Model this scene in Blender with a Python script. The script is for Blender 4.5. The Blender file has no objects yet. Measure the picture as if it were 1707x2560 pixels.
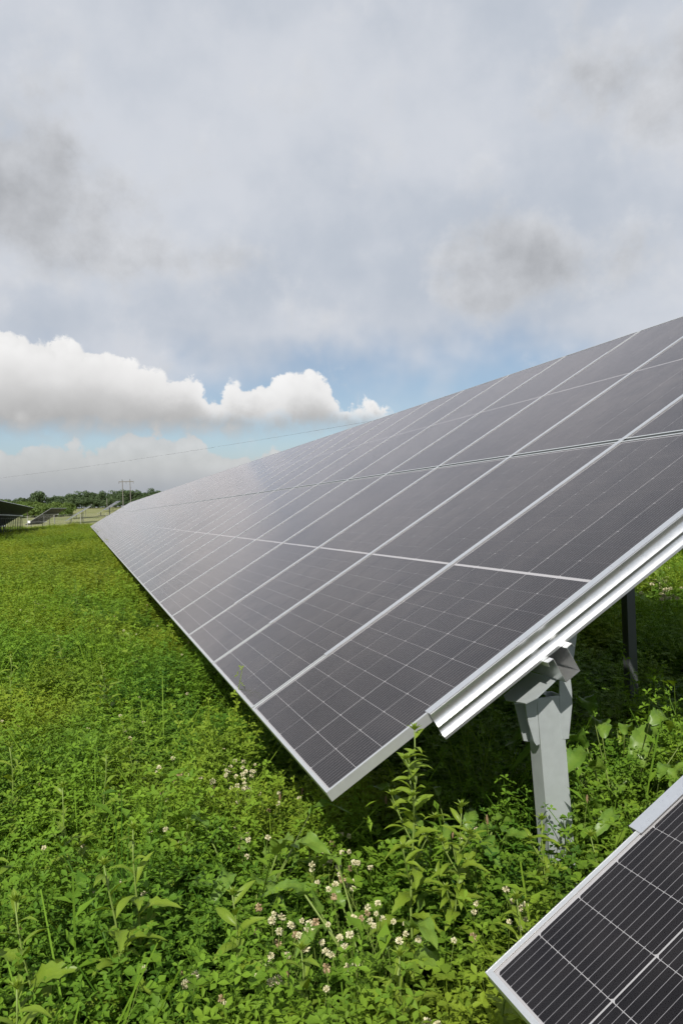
import bpy, bmesh, math, random
import numpy as np
from mathutils import Vector, Matrix, Euler

scene = bpy.context.scene
COL = scene.collection
rnd = random.Random(7)
npr = np.random.RandomState(11)

# ------------------------------------------------------------------ camera
# world: Y runs along the panel row, X is the horizontal up-slope direction, Z up
TILT = math.radians(30.0)
Z0 = 0.78                       # height of the lower panel edge above the ground
F = 1884.373                    # focal length in photo pixels (1707 x 2560)
CAM = np.array([-0.68575, -2.2531, Z0 + 0.88776])
def rodrigues(w):
    w = np.array(w); th = np.linalg.norm(w); k = w / th
    K = np.array([[0, -k[2], k[1]], [k[2], 0, -k[0]], [-k[1], k[0], 0]])
    return np.eye(3) + math.sin(th) * K + (1 - math.cos(th)) * K @ K
ct, st = math.cos(TILT), math.sin(TILT)
UU = np.array([0, 1.0, 0]); VV = np.array([ct, 0, st]); NN = np.array([-st, 0, ct])
M = rodrigues([-1.3698, -1.061, -1.9079]) @ np.stack([UU, VV, -NN], 1).T   # world -> (right, down, forward)
cd = bpy.data.cameras.new('camera'); cam = bpy.data.objects.new('camera', cd); COL.objects.link(cam)
cd.sensor_fit = 'VERTICAL'; cd.sensor_height = 24.0; cd.lens = F / 2560 * 24.0
cd.clip_start = 0.05; cd.clip_end = 6000
cam.matrix_world = Matrix(((M[0][0], -M[1][0], -M[2][0], CAM[0]), (M[0][1], -M[1][1], -M[2][1], CAM[1]),
                           (M[0][2], -M[1][2], -M[2][2], CAM[2]), (0, 0, 0, 1)))
scene.camera = cam
def ray(x, y): return M.T @ np.array([(x - 853.5) / F, (y - 1280) / F, 1.0])
def on_z(x, y, z): d = ray(x, y); return CAM + d * (z - CAM[2]) / d[2]
def on_y(x, y, Y): d = ray(x, y); return CAM + d * (Y - CAM[1]) / d[1]

# ------------------------------------------------------------------ node helpers
class NT:
    def __init__(s, tree): s.t = tree; s.n = tree.nodes; s.l = tree.links
    def node(s, ty, **kw):
        n = s.n.new(ty)
        for k, v in kw.items(): setattr(n, k, v)
        return n
    def put(s, sock, v):
        if isinstance(v, bpy.types.NodeSocket): s.l.new(v, sock)
        elif v is not None: sock.default_value = v
    def m(s, op, a, b=None, c=None, clamp=False):
        n = s.node('ShaderNodeMath', operation=op, use_clamp=clamp)
        for i, v in enumerate((a, b, c)):
            if v is not None: s.put(n.inputs[i], v)
        return n.outputs[0]
    def vm(s, op, a, b=None):
        n = s.node('ShaderNodeVectorMath', operation=op); s.put(n.inputs[0], a)
        if b is not None: s.put(n.inputs[3] if op == 'SCALE' else n.inputs[1], b)
        return n.outputs[0]
    def comb(s, x, y, z):
        n = s.node('ShaderNodeCombineXYZ')
        for i, v in enumerate((x, y, z)): s.put(n.inputs[i], v)
        return n.outputs[0]
    def noise(s, vec, scale, detail=4, rough=.5, dist=0, out=0):
        n = s.node('ShaderNodeTexNoise'); s.put(n.inputs['Vector'], vec)
        n.inputs['Scale'].default_value = scale; n.inputs['Detail'].default_value = detail
        n.inputs['Roughness'].default_value = rough; n.inputs['Distortion'].default_value = dist
        return n.outputs[out]
    def smooth(s, v, a, b, to0=0., to1=1.):
        n = s.node('ShaderNodeMapRange', interpolation_type='SMOOTHSTEP'); s.put(n.inputs[0], v)
        for i, q in enumerate((a, b, to0, to1)): s.put(n.inputs[i + 1], q)
        return n.outputs[0]
    def mix(s, f, a, b, blend='MIX'):
        n = s.node('ShaderNodeMix', data_type='RGBA', blend_type=blend); s.put(n.inputs[0], f)
        for i, v in ((6, a), (7, b)):
            if isinstance(v, tuple) and len(v) == 3: v = (*v, 1)
            s.put(n.inputs[i], v)
        return n.outputs[2]
    def curve(s, v, pts):
        n = s.node('ShaderNodeFloatCurve'); c = n.mapping.curves[0]
        c.points[0].location = pts[0]; c.points[1].location = pts[-1]
        for p in pts[1:-1]: c.points.new(*p)
        for p in c.points: p.handle_type = 'AUTO_CLAMPED'
        n.mapping.update(); s.put(n.inputs['Value'], v); return n.outputs[0]

# ------------------------------------------------------------------ world: Nishita sky with cloud layers
SUN_EL = math.radians(42.5); SUN_H = Vector((0.46, 0.888))         # horizontal travel direction of the light
w = bpy.data.worlds.new('World'); scene.world = w; w.use_nodes = True
g = NT(w.node_tree); g.n.clear()
sky = g.node('ShaderNodeTexSky', sky_type='NISHITA', sun_disc=False)
sky.sun_elevation = SUN_EL; sky.sun_rotation = math.atan2(-SUN_H.x, -SUN_H.y); sky.air_density = 1.0; sky.dust_density = 0.6; sky.ozone_density = 2.0
d = g.node('ShaderNodeTexCoord').outputs['Generated']
sep = g.node('ShaderNodeSeparateXYZ'); g.l.new(d, sep.inputs[0]); dx, dy, dz = sep.outputs
DEG = 57.29578
el = g.m('MULTIPLY', g.m('ARCSINE', g.m('MINIMUM', g.m('MAXIMUM', dz, -1.), 1.)), DEG)
az = g.m('MULTIPLY', g.m('ARCTAN2', dx, dy), DEG)
skyc = g.vm('SCALE', sky.outputs[0], 0.10)
# plane-projected coordinates of a high cloud deck
k = g.m('DIVIDE', 1., g.m('ADD', g.m('MAXIMUM', dz, 0.), .10))
pl = g.comb(g.m('MULTIPLY', dx, k), g.m('MULTIPLY', dy, k), 0.)
n_big = g.noise(pl, .75, 3, .52)
n_dir = g.noise(d, 5.0, 4, .55)
nb = g.noise(d, 28., 8, .64)
nq = g.noise(d, 9.0, 5, .56)
alto_t = g.m('ADD', g.m('MULTIPLY', n_big, .6), g.m('MULTIPLY', n_dir, .4))
alto = g.mix(g.smooth(g.m('ADD', alto_t, g.m('MULTIPLY', g.m('SUBTRACT', nq, .5), .35)), .36, .62), (.54, .59, .67), (.695, .725, .785))
alto_m = g.smooth(g.m('ADD', el, g.m('MULTIPLY', g.m('SUBTRACT', n_dir, .5), 15.)), 7.6, 13.6)
base = g.mix(g.m('ADD', .12, g.m('MULTIPLY', alto_m, .86)), skyc, alto)
# pale veil near the horizon
base = g.mix(g.smooth(el, 6.0, 1.0, 0., .8), base, (.40, .44, .505))
# soft grey cumulus seen from below
def blob(a0, e0, ra, re, s):
    q = g.m('ADD', g.m('POWER', g.m('DIVIDE', g.m('SUBTRACT', az, a0), ra), 2.), g.m('POWER', g.m('DIVIDE', g.m('SUBTRACT', el, e0), re), 2.))
    return g.m('MULTIPLY', g.m('EXPONENT', g.m('MULTIPLY', q, -1.)), s)
nq2 = g.noise(g.vm('ADD', d, (-.006, 0, .020)), 9.0, 5, .56)
q = g.m('ADD', g.m('MULTIPLY', g.m('SUBTRACT', nq, .5), 1.5), g.m('MULTIPLY', g.m('SUBTRACT', nb, .5), .42))
for b in ((-4.5, 21.5, 10.5, 5.4, .74), (34.5, 16.4, 10.5, 3.2, .58), (30, 19.3, 4.5, 1.8, .28), (45, 27, 10, 4.8, .60), (12, 18.3, 5.5, 1.5, .28), (70, 34, 14, 9, .5), (-40, 30, 16, 9, .5), (-75, 45, 18, 10, .5), (130, 40, 20, 12, .5), (-130, 35, 20, 10, .5)):
    q = g.m('ADD', q, blob(*b))
pm = g.smooth(q, .10, .52)
pc = g.m('ADD', g.smooth(q, .80, .18, .485, .685), g.m('MULTIPLY', g.m('SUBTRACT', nq, nq2), .75))
pcol = g.mix(1., g.comb(pc, pc, pc), (.975, 1.0, 1.05), 'MULTIPLY')
base = g.mix(g.m('MULTIPLY', pm, .85), base, pcol)
# white cumulus banks above the horizon
def curve_az(pts, top):
    P = [((a + 40) / 100, e / top) for a, e in pts]
    v = g.m('DIVIDE', g.m('ADD', az, 40.), 100., clamp=True)
    return g.m('MULTIPLY', g.curve(v, P), top)
dw = g.vm('ADD', d, g.vm('SCALE', g.comb(nb, nq, n_dir), .03))
def vor(scale):
    v_ = g.node('ShaderNodeTexVoronoi', feature='F1'); g.l.new(dw, v_.inputs['Vector']); v_.inputs['Scale'].default_value = scale
    return g.m('SUBTRACT', .45, v_.outputs['Distance'])
v1 = vor(24.); v2 = vor(58.)
bill = g.m('ADD', g.m('MULTIPLY', g.m('SUBTRACT', nb, .5), 3.4), g.m('ADD', g.m('MULTIPLY', v1, 1.9), g.m('MULTIPLY', v2, .8)))
puff = g.m('ADD', g.m('MULTIPLY', v1, .14), g.m('ADD', g.m('MULTIPLY', v2, .08), g.m('MULTIPLY', g.m('SUBTRACT', nb, .5), .22)))
def cumulus(base, top, bottom, soft_b, amp, hi, lo, alpha):
    disp = g.m('MULTIPLY', bill, amp)
    depth = g.m('ADD', g.m('SUBTRACT', top, el), disp)
    mt = g.smooth(depth, 0., .38)
    mb = g.smooth(g.m('ADD', el, g.m('MULTIPLY', disp, .7)), g.m('SUBTRACT', bottom, soft_b), g.m('ADD', bottom, soft_b))
    t = g.m('DIVIDE', depth, g.m('MAXIMUM', g.m('SUBTRACT', top, bottom), .8))
    br = g.m('ADD', g.smooth(g.m('ADD', t, g.m('MULTIPLY', g.m('SUBTRACT', n_dir, .5), 1.0)), .18, 1.0, hi, lo), puff)
    c = g.mix(1., g.comb(br, br, br), (1.0, .992, .985), 'MULTIPLY')
    return g.mix(g.m('MULTIPLY', g.m('MULTIPLY', mt, mb), alpha), base, c)
t2 = curve_az([(-40, 5.5), (-20, 4.4), (-5.3, 4.7), (-2.7, 5.0), (0, 4.8), (2.7, 5.4), (4.7, 5.7), (6.4, 5.4), (8.5, 5.0), (9.2, 4.4), (12, 3.9), (14, 4.3), (16, 3.8), (30, 5.0), (60, 4.6)], 16.)
base = cumulus(base, g.m('ADD', t2, .5), .5, 1.8, .75, .68, .48, .8)
t1 = curve_az([(-40, 9.), (-22, 12), (-10, 13.2), (-5, 13.5), (-3.4, 13.1), (-1.6, 12.9), (.3, 12.6), (2.4, 12.0), (3.8, 11.2), (5.8, 10.7), (8.1, 10.3), (9.9, 9.0), (11, 9.7), (13.1, 9.7), (15.2, 10.0), (16.5, 10.5), (17.7, 10.1), (18.6, 9.2), (19.7, 8.1), (21.2, 7.9), (24, 7.5), (27, 5.5), (34, 6.), (44, 9.), (60, 8.)], 16.)
base = cumulus(base, t1, 6.3, 1.1, .80, .95, .50, .97)
base = g.mix(g.smooth(el, 4.4, .6, 0., .8), base, (.385, .425, .485))
base = g.mix(g.smooth(el, 0., -3., 0., 1.), base, (.10, .12, .06))
w.cycles.sampling_method = 'MANUAL'; w.cycles.sample_map_resolution = 256
bg = g.node('ShaderNodeBackground'); g.l.new(base, bg.inputs[0]); bg.inputs[1].default_value = 0.80
g.l.new(bg.outputs[0], g.node('ShaderNodeOutputWorld').inputs[0])

# ------------------------------------------------------------------ sun, exposure
sl = bpy.data.lights.new('sun', 'SUN'); sl.energy = 4.9; sl.angle = math.radians(.55); sl.color = (1, .95, .87)
so = bpy.data.objects.new('sun', sl); COL.objects.link(so)
ldir = Vector((SUN_H.x * math.cos(SUN_EL), SUN_H.y * math.cos(SUN_EL), -math.sin(SUN_EL)))
so.rotation_euler = ldir.to_track_quat('-Z', 'Y').to_euler(); so.location = (-5, -8, 10)
vs = scene.view_settings; vs.view_transform = 'Standard'; vs.look = 'None'; vs.exposure = 0.22; vs.gamma = 1.0; vs.use_curve_mapping = False
cy = scene.cycles
cy.use_denoising = True; cy.max_bounces = 7; cy.diffuse_bounces = 3; cy.glossy_bounces = 3; cy.transmission_bounces = 4; cy.transparent_max_bounces = 10
cy.sample_clamp_indirect = 6.0; cy.use_adaptive_sampling = True; cy.adaptive_threshold = .015; cy.adaptive_min_samples = 12

# ------------------------------------------------------------------ materials
MATS = {}
def material(name, build):
    m = bpy.data.materials.new(name); m.use_nodes = True; t = NT(m.node_tree); t.n.clear()
    out = t.node('ShaderNodeOutputMaterial'); t.l.new(build(t), out.inputs[0]); MATS[name] = m; return m
def bsdf(t, color, rough=.5, metal=0., spec=.5, normal=None):
    b = t.node('ShaderNodeBsdfPrincipled')
    if isinstance(color, tuple): color = (*color[:3], 1)
    t.put(b.inputs['Base Color'], color); t.put(b.inputs['Roughness'], rough); t.put(b.inputs['Metallic'], metal); t.put(b.inputs['Specular IOR Level'], spec)
    if normal is not None: t.l.new(normal, b.inputs['Normal'])
    return b.outputs[0]
def bump(t, h, strength, dist=.01):
    b = t.node('ShaderNodeBump'); b.inputs['Strength'].default_value = strength; b.inputs['Distance'].default_value = dist; t.l.new(h, b.inputs['Height']); return b.outputs[0]
def pos(t): return t.node('ShaderNodeNewGeometry').outputs['Position']
def objc(t): return t.node('ShaderNodeTexCoord').outputs['Object']
def attr(t, name, ty='GEOMETRY', out='Fac'):
    n = t.node('ShaderNodeAttribute', attribute_type=ty); n.attribute_name = name; return n.outputs[out]
def m_metal(base, rough, metal, sc, amt):
    def f(t):
        n = t.noise(objc(t), sc, 5, .6); n2 = t.noise(objc(t), sc * .12, 3, .5)
        c = t.mix(t.m('ADD', t.m('MULTIPLY', n, .5), t.m('MULTIPLY', n2, .5)), tuple(b * (1 - amt) for b in base), tuple(min(1, b * (1 + amt)) for b in base))
        return bsdf(t, c, t.m('ADD', rough - .07, t.m('MULTIPLY', n, .14)), metal, .5, bump(t, n, .06, .002))
    return f
material('aluminium', m_metal((.66, .675, .68), .36, .72, 60, .07))
material('galvanised', m_metal((.80, .81, .815), .30, .90, 90, .08))
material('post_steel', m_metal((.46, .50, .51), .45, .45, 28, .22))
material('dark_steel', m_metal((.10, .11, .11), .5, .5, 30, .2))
def m_cell(t):
    uv = t.node('ShaderNodeUVMap').outputs[0]; s = t.node('ShaderNodeSeparateXYZ'); t.l.new(uv, s.inputs[0])
    fr = t.m('FRACT', t.m('MULTIPLY', s.outputs[0], 12.)); ln = t.m('LESS_THAN', t.m('ABSOLUTE', t.m('SUBTRACT', fr, .5)), .026)
    fy = t.m('ABSOLUTE', t.m('SUBTRACT', t.m('FRACT', s.outputs[1]), .5))
    pad = t.m('MULTIPLY', t.m('GREATER_THAN', fy, .478), t.m('LESS_THAN', t.m('ABSOLUTE', t.m('SUBTRACT', fr, .5)), .06))
    ln = t.m('MAXIMUM', ln, pad)
    tint = attr(t, 'tint')
    c = t.mix(tint, (.0034, .0036, .0056), (.0060, .0060, .0086))
    c = t.mix(ln, c, (.27, .27, .29))
    return bsdf(t, c, .6, 0., 0.)
material('silicon_cell', m_cell)
material('backsheet', lambda t: bsdf(t, t.mix(t.noise(objc(t), 8, 3), (.42, .42, .44), (.48, .48, .50)), .5))
def m_glass(t):
    n = t.noise(pos(t), 1.3, 4, .6); n2 = t.noise(pos(t), 9., 2, .5)
    fres = t.node('ShaderNodeFresnel'); fres.inputs[0].default_value = 1.5        # anti-reflex coated solar glass
    gl = t.node('ShaderNodeBsdfGlossy'); t.put(gl.inputs['Roughness'], t.m('ADD', .13, t.m('MULTIPLY', n, .08))); gl.inputs['Color'].default_value = (1, .955, .965, 1)
    tr = t.node('ShaderNodeBsdfTransparent'); tr.inputs[0].default_value = (.97, .97, .97, 1)
    df = t.node('ShaderNodeBsdfDiffuse'); df.inputs[0].default_value = (.52, .465, .43, 1)
    ge = t.node('ShaderNodeNewGeometry'); dt = t.node('ShaderNodeVectorMath', operation='DOT_PRODUCT'); t.l.new(ge.outputs['Normal'], dt.inputs[0]); t.l.new(ge.outputs['Incoming'], dt.inputs[1])
    pr = t.node('ShaderNodeObjectInfo').outputs['Random']; st_ = t.noise(t.vm('MULTIPLY', objc(t), (9., 1.2, 1.)), 1.5, 4, .6)
    amt = t.m('MULTIPLY', t.m('MULTIPLY', t.m('ADD', t.m('MULTIPLY', n, n2), t.m('MULTIPLY', t.smooth(st_, .45, .75), .18)), t.m('ADD', .75, t.m('MULTIPLY', pr, .5))), -.034)
    path = t.m('DIVIDE', amt, t.m('MAXIMUM', t.m('ABSOLUTE', dt.outputs['Value']), .02))   # thin dust film: opacity grows with the path through it
    mx = t.node('ShaderNodeMixShader'); t.put(mx.inputs[0], t.m('SUBTRACT', 1., t.m('EXPONENT', path))); t.l.new(tr.outputs[0], mx.inputs[1]); t.l.new(df.outputs[0], mx.inputs[2])
    m2 = t.node('ShaderNodeMixShader'); t.put(m2.inputs[0], t.m('MULTIPLY', fres.outputs[0], t.smooth(t.m('ABSOLUTE', dt.outputs['Value']), .40, .85, 1., .38))); t.l.new(mx.outputs[0], m2.inputs[1]); t.l.new(gl.outputs[0], m2.inputs[2])
    return m2.outputs[0]
material('panel_glass', m_glass)
material('panel_back_shaded', lambda t: bsdf(t, (.035, .036, .038), .55))  # white backsheet painted near-black: shade under the rows put into the colour
material('far_panel', lambda t: bsdf(t, (.03, .03, .036), .18, 0., .5))
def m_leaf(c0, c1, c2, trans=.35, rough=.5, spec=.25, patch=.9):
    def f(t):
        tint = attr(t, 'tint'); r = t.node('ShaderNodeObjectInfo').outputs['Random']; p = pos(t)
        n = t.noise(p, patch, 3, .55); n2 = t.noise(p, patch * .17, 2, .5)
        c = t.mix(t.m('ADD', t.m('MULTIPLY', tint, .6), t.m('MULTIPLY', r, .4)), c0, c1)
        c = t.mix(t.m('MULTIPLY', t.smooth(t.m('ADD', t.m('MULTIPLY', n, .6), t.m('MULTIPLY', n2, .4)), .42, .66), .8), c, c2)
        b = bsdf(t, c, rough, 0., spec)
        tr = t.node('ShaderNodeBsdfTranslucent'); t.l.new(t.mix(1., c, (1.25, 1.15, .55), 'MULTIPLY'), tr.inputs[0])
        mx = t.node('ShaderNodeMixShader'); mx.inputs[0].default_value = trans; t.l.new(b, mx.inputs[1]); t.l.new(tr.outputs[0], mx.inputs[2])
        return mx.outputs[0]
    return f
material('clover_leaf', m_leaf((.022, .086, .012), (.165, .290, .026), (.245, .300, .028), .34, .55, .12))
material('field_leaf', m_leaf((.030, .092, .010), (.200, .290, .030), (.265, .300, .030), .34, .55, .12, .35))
material('weed_leaf', m_leaf((.135, .225, .022), (.225, .315, .034), (.22, .29, .03), .4, .42, .3))
material('dock_leaf', m_leaf((.085, .190, .028), (.190, .300, .045), (.22, .30, .035), .38, .4, .35))
material('stem_green', lambda t: bsdf(t, t.mix(t.noise(objc(t), 20, 3), (.11, .17, .03), (.18, .24, .055)), .5, 0, .3))
material('petal_white', lambda t: bsdf(t, t.mix(attr(t, 'tint'), (.46, .42, .23), (.68, .65, .46)), .6, 0, .2))
material('petal_brown', lambda t: bsdf(t, t.mix(attr(t, 'tint'), (.22, .14, .07), (.44, .35, .21)), .7, 0, .2))
material('bark', lambda t: bsdf(t, (.09, .075, .06), .9))
material('tree_leaf', m_leaf((.050, .082, .036), (.088, .132, .058), (.095, .132, .055), .3, .6, .2, .05))
material('shrub_leaf', m_leaf((.075, .130, .030), (.125, .185, .045), (.12, .17, .04), .3, .6, .2, .05))
material('wood_pole', lambda t: bsdf(t, t.mix(t.noise(objc(t), 3, 4), (.12, .115, .105), (.18, .17, .155)), .85))
material('fence_steel', lambda t: bsdf(t, (.36, .36, .33), .6, .3))
material('cable', lambda t: bsdf(t, (.10, .10, .11), .6))
material('white_paint', lambda t: bsdf(t, (.78, .78, .76), .5))
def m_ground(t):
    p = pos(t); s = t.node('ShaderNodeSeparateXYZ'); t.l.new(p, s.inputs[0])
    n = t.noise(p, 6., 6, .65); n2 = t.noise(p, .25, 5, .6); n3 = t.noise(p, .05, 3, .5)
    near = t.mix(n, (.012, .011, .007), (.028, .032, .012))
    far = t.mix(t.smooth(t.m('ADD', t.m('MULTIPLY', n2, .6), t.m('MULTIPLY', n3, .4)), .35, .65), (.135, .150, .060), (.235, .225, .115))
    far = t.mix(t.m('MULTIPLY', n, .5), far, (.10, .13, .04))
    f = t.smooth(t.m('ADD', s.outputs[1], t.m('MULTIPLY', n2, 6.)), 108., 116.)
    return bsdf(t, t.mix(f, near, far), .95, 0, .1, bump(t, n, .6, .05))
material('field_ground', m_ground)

# ------------------------------------------------------------------ object helpers
def new_mesh(name, verts, faces, mat=None, smooth=False, mats=None, midx=None):
    me = bpy.data.meshes.new(name); me.from_pydata([tuple(map(float, v)) for v in verts], [], faces)
    for m in (mats or ([mat] if mat else [])): me.materials.append(MATS[m])
    if midx is not None: me.polygons.foreach_set('material_index', midx)
    if smooth: me.polygons.foreach_set('use_smooth', [True] * len(me.polygons))
    me.update(); return me
def obj(name, me, parent=None, loc=None, rot=None):
    o = bpy.data.objects.new(name, me); COL.objects.link(o)
    if parent is not None: o.parent = parent
    if loc is not None: o.location = loc
    if rot is not None: o.rotation_euler = rot
    return o
def thing(o, label, cat, group=None):
    o['label'] = label; o['category'] = cat
    if group: o['group'] = group
    return o
def empty(name, loc, rot=(0, 0, 0)):
    o = bpy.data.objects.new(name, None); COL.objects.link(o); o.location = loc; o.rotation_euler = rot; o.empty_display_size = .1; return o
def set_tint(me, vals):
    a = me.attributes.new('tint', 'FLOAT', 'FACE'); a.data.foreach_set('value', np.asarray(vals, dtype=np.float32))
class MB:
    def __init__(s): s.v = []; s.f = []; s.t = []; s.m = []
    def box(s, a, b, mi=0):
        (x0, y0, z0), (x1, y1, z1) = a, b; i = len(s.v)
        s.v += [(x0, y0, z0), (x1, y0, z0), (x1, y1, z0), (x0, y1, z0), (x0, y0, z1), (x1, y0, z1), (x1, y1, z1), (x0, y1, z1)]
        s.f += [tuple(i + k for k in q) for q in ((0, 3, 2, 1), (4, 5, 6, 7), (0, 1, 5, 4), (1, 2, 6, 5), (2, 3, 7, 6), (3, 0, 4, 7))]; s.m += [mi] * 6; return s
    def tube(s, pts, rad, n=8, cap=True):
        pts = [np.array(p, float) for p in pts]; rad = rad if hasattr(rad, '__len__') else [rad] * len(pts); i0 = len(s.v)
        for j, p in enumerate(pts):
            d = pts[min(j + 1, len(pts) - 1)] - pts[max(j - 1, 0)]; d /= max(np.linalg.norm(d), 1e-9)
            a = np.cross(d, (0, 0, 1.) if abs(d[2]) < .9 else (1., 0, 0)); a /= np.linalg.norm(a); b = np.cross(d, a)
            for q in range(n): an = 2 * math.pi * q / n; s.v.append(tuple(p + rad[j] * (math.cos(an) * a + math.sin(an) * b)))
        for j in range(len(pts) - 1):
            for q in range(n): a0 = i0 + j * n + q; a1 = i0 + j * n + (q + 1) % n; s.f.append((a0, a1, a1 + n, a0 + n)); s.m.append(0)
        if cap: s.f.append(tuple(i0 + q for q in reversed(range(n)))); s.f.append(tuple(i0 + (len(pts) - 1) * n + q for q in range(n))); s.m += [0, 0]
        return s
    def sheet(s, prof, axis_a, axis_b, p0, p1, th):
        """thin folded profile: prof = points in the (axis_a, axis_b) plane, thickness th, swept from p0 to p1"""
        prof = [np.array(p, float) for p in prof]; n = len(prof); off = []
        for j in range(n):
            dd = prof[min(j + 1, n - 1)] - prof[max(j - 1, 0)]; dd /= np.linalg.norm(dd); off.append(prof[j] + th * np.array((-dd[1], dd[0])))
        loop = prof + off[::-1]; A = np.array(axis_a, float); B = np.array(axis_b, float); i0 = len(s.v); L = len(loop)
        for P in (np.array(p0, float), np.array(p1, float)):
            for q in loop: s.v.append(tuple(P + q[0] * A + q[1] * B))
        for j in range(L): s.f.append((i0 + j, i0 + (j + 1) % L, i0 + L + (j + 1) % L, i0 + L + j)); s.m.append(0)
        for j in range(n - 1):
            s.f.append((i0 + j, i0 + L - 1 - j, i0 + L - 2 - j, i0 + j + 1)); s.f.append((i0 + L + j, i0 + L + j + 1, i0 + 2 * L - 2 - j, i0 + 2 * L - 1 - j)); s.m += [0, 0]
        return s
    def mesh(s, name, mat=None, smooth=False, mats=None):
        return new_mesh(name, s.v, s.f, mat, smooth, mats, s.m if mats else None)

# ------------------------------------------------------------------ ground
def ground_h(y):
    t = max(0., y - 95.); t = min(t, 160.); return .015 * t + .0001 * t * t - .02 * max(0., y - 275.)
xs = np.unique(np.concatenate([np.linspace(-2500, -60, 16), np.linspace(-60, 60, 61), np.linspace(60, 2500, 16)]))
ys = np.unique(np.concatenate([np.linspace(-900, -10, 8), np.linspace(-10, 90, 51), np.linspace(90, 400, 63), np.linspace(400, 3200, 20)]))
gv = [(x, y, ground_h(y) + (.04 * math.sin(x * .9 + 1.3 * math.sin(y * .7)) * min(1, max(0, (y - 6) / 20.)))) for y in ys for x in xs]
nx = len(xs); gf = [(j * nx + i, j * nx + i + 1, (j + 1) * nx + i + 1, (j + 1) * nx + i) for j in range(len(ys) - 1) for i in range(nx - 1)]
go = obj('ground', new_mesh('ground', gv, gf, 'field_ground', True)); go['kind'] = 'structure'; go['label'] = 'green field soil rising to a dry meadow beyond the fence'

# ------------------------------------------------------------------ solar tables
PW, PL, PITCH, JG = 1.096, 2.384, 1.112, .024          # panel width, length, column pitch, gap between the two tiers
NCOL, NROW = 5, 22
CW, CL = .2085, .1045                                   # cell size
def cell_x(c): return .0185 + c * .2127 + (.0012 if c >= 3 else 0)
def cell_y(r): return .0175 + r * .1061 + (.0145 if r >= 11 else 0)
def frame_mesh():                                        # local: x across the panel, y up the slope, z normal; top of frame at z = 0
    b = MB(); lip = .0115; T = -.035
    b.box((0, 0, T), (PW, .0018, 0)); b.box((0, PL - .0018, T), (PW, PL, 0)); b.box((0, .0018, T), (.0018, PL - .0018, 0)); b.box((PW - .0018, .0018, T), (PW, PL - .0018, 0))
    b.box((.0018, .0018, -.0016), (PW - .0018, lip, -.0002)); b.box((.0018, PL - lip, -.0016), (PW - .0018, PL - .0018, -.0002))
    b.box((.0018, lip, -.0016), (lip, PL - lip, -.0002)); b.box((PW - lip, lip, -.0016), (PW - .0018, PL - lip, -.0002))
    b.box((.0018, .0018, T), (PW - .0018, .03, T + .0018)); b.box((.0018, PL - .03, T), (PW - .0018, PL - .0018, T + .0018))
    b.box((.0018, .03, T), (.03, PL - .03, T + .0018)); b.box((PW - .03, .03, T), (PW - .0018, PL - .03, T + .0018))
    return b.mesh('panel_frame', 'aluminium')
FRAME = frame_mesh()
BACK = MB().box((.0019, .0019, -.0085), (PW - .0019, PL - .0019, -.0062)).mesh('backsheet', 'backsheet')
GLASS = new_mesh('glass', [(.002, .002, -.0022), (PW - .002, .002, -.0022), (PW - .002, PL - .002, -.0022), (.002, PL - .002, -.0022)], [(0, 1, 2, 3)], 'panel_glass')
def plates(cells, name, z0=-.0058, z1=-.0050, ch=.004):
    V = []; Fc = []; UV = []; T = []
    for (x, y) in cells:
        i = len(V); P = [(ch, 0), (CW - ch, 0), (CW, ch), (CW, CL), (0, CL), (0, ch)]
        V += [(x + a, y + b, z1) for a, b in P] + [(x + a, y + b, z0) for a, b in P]
        Fc.append(tuple(range(i, i + 6))); UV += [(a / CW, b / CL) for a, b in P]; tv = npr.rand(); T.append(tv)
        for k in range(6): k2 = (k + 1) % 6; Fc.append((i + k, i + 6 + k, i + 6 + k2, i + k2)); UV += [(0, 0.5)] * 4; T.append(tv)
    me = new_mesh(name, V, Fc, 'silicon_cell'); uvl = me.uv_layers.new(name='UVMap'); uvl.data.foreach_set('uv', np.array(UV, dtype=np.float32).ravel()); set_tint(me, T); return me
ALLC = [(cell_x(c), cell_y(r)) for c in range(NCOL) for r in range(NROW)]
SHEETS = [plates(ALLC, 'cell_sheet') for _ in range(3)]
CELLS = [plates([(0, 0)], 'cell') for _ in range(6)]
def far_panel():
    b = MB(); b.box((0, 0, -.035), (PW, PL, -.003), 1); b.box((.012, .012, -.0029), (PW - .012, PL - .012, -.0012), 0); b.box((.02, .02, -.0375), (PW - .02, PL - .02, -.0352), 2)
    return b.mesh('far_panel', None, False, ['far_panel', 'aluminium', 'panel_back_shaded'])
FARP = far_panel()
# use x = -Y so that the frame is right-handed with z = upward normal
PX = Vector((0, -1, 0)); PY = Vector((ct, 0, st)); PZ = PX.cross(PY)
PROT = Matrix((PX, PY, PZ)).transposed().to_euler()
def add_panel(root, k, tier, detail):
    """panel number k along the row (0 = nearest, negative = the foreground table), tier 0 lower / 1 upper; root lies at the table's near lower corner"""
    y1 = k * PITCH + PW
    loc = Vector((0, y1, Z0)) + PY * (tier * (PL + JG))
    if detail == 0: return obj('solar_panel', FARP, root, loc, PROT)
    p = obj('solar_panel', FRAME, root, loc, PROT)
    obj('backsheet', BACK, p)
    if detail == 2:
        for c in range(NCOL):
            for r in range(NROW): obj('cell', CELLS[rnd.randrange(6)], p, (cell_x(c), cell_y(r), 0))
    else:
        s = obj('cell_sheet', SHEETS[rnd.randrange(3)], p); s['kind'] = 'stuff'
    obj('glass', GLASS, p); return p
TL = 2 * PL + JG
RV0, RV1 = .412, TL - .41
def arc(p, q, bow, n=8):
    p = np.array(p); q = np.array(q); dd = q - p; nn = np.array((-dd[1], dd[0])); return [tuple(p + dd * t + nn * bow * 4 * t * (1 - t)) for t in np.linspace(0, 1, n)]
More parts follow.
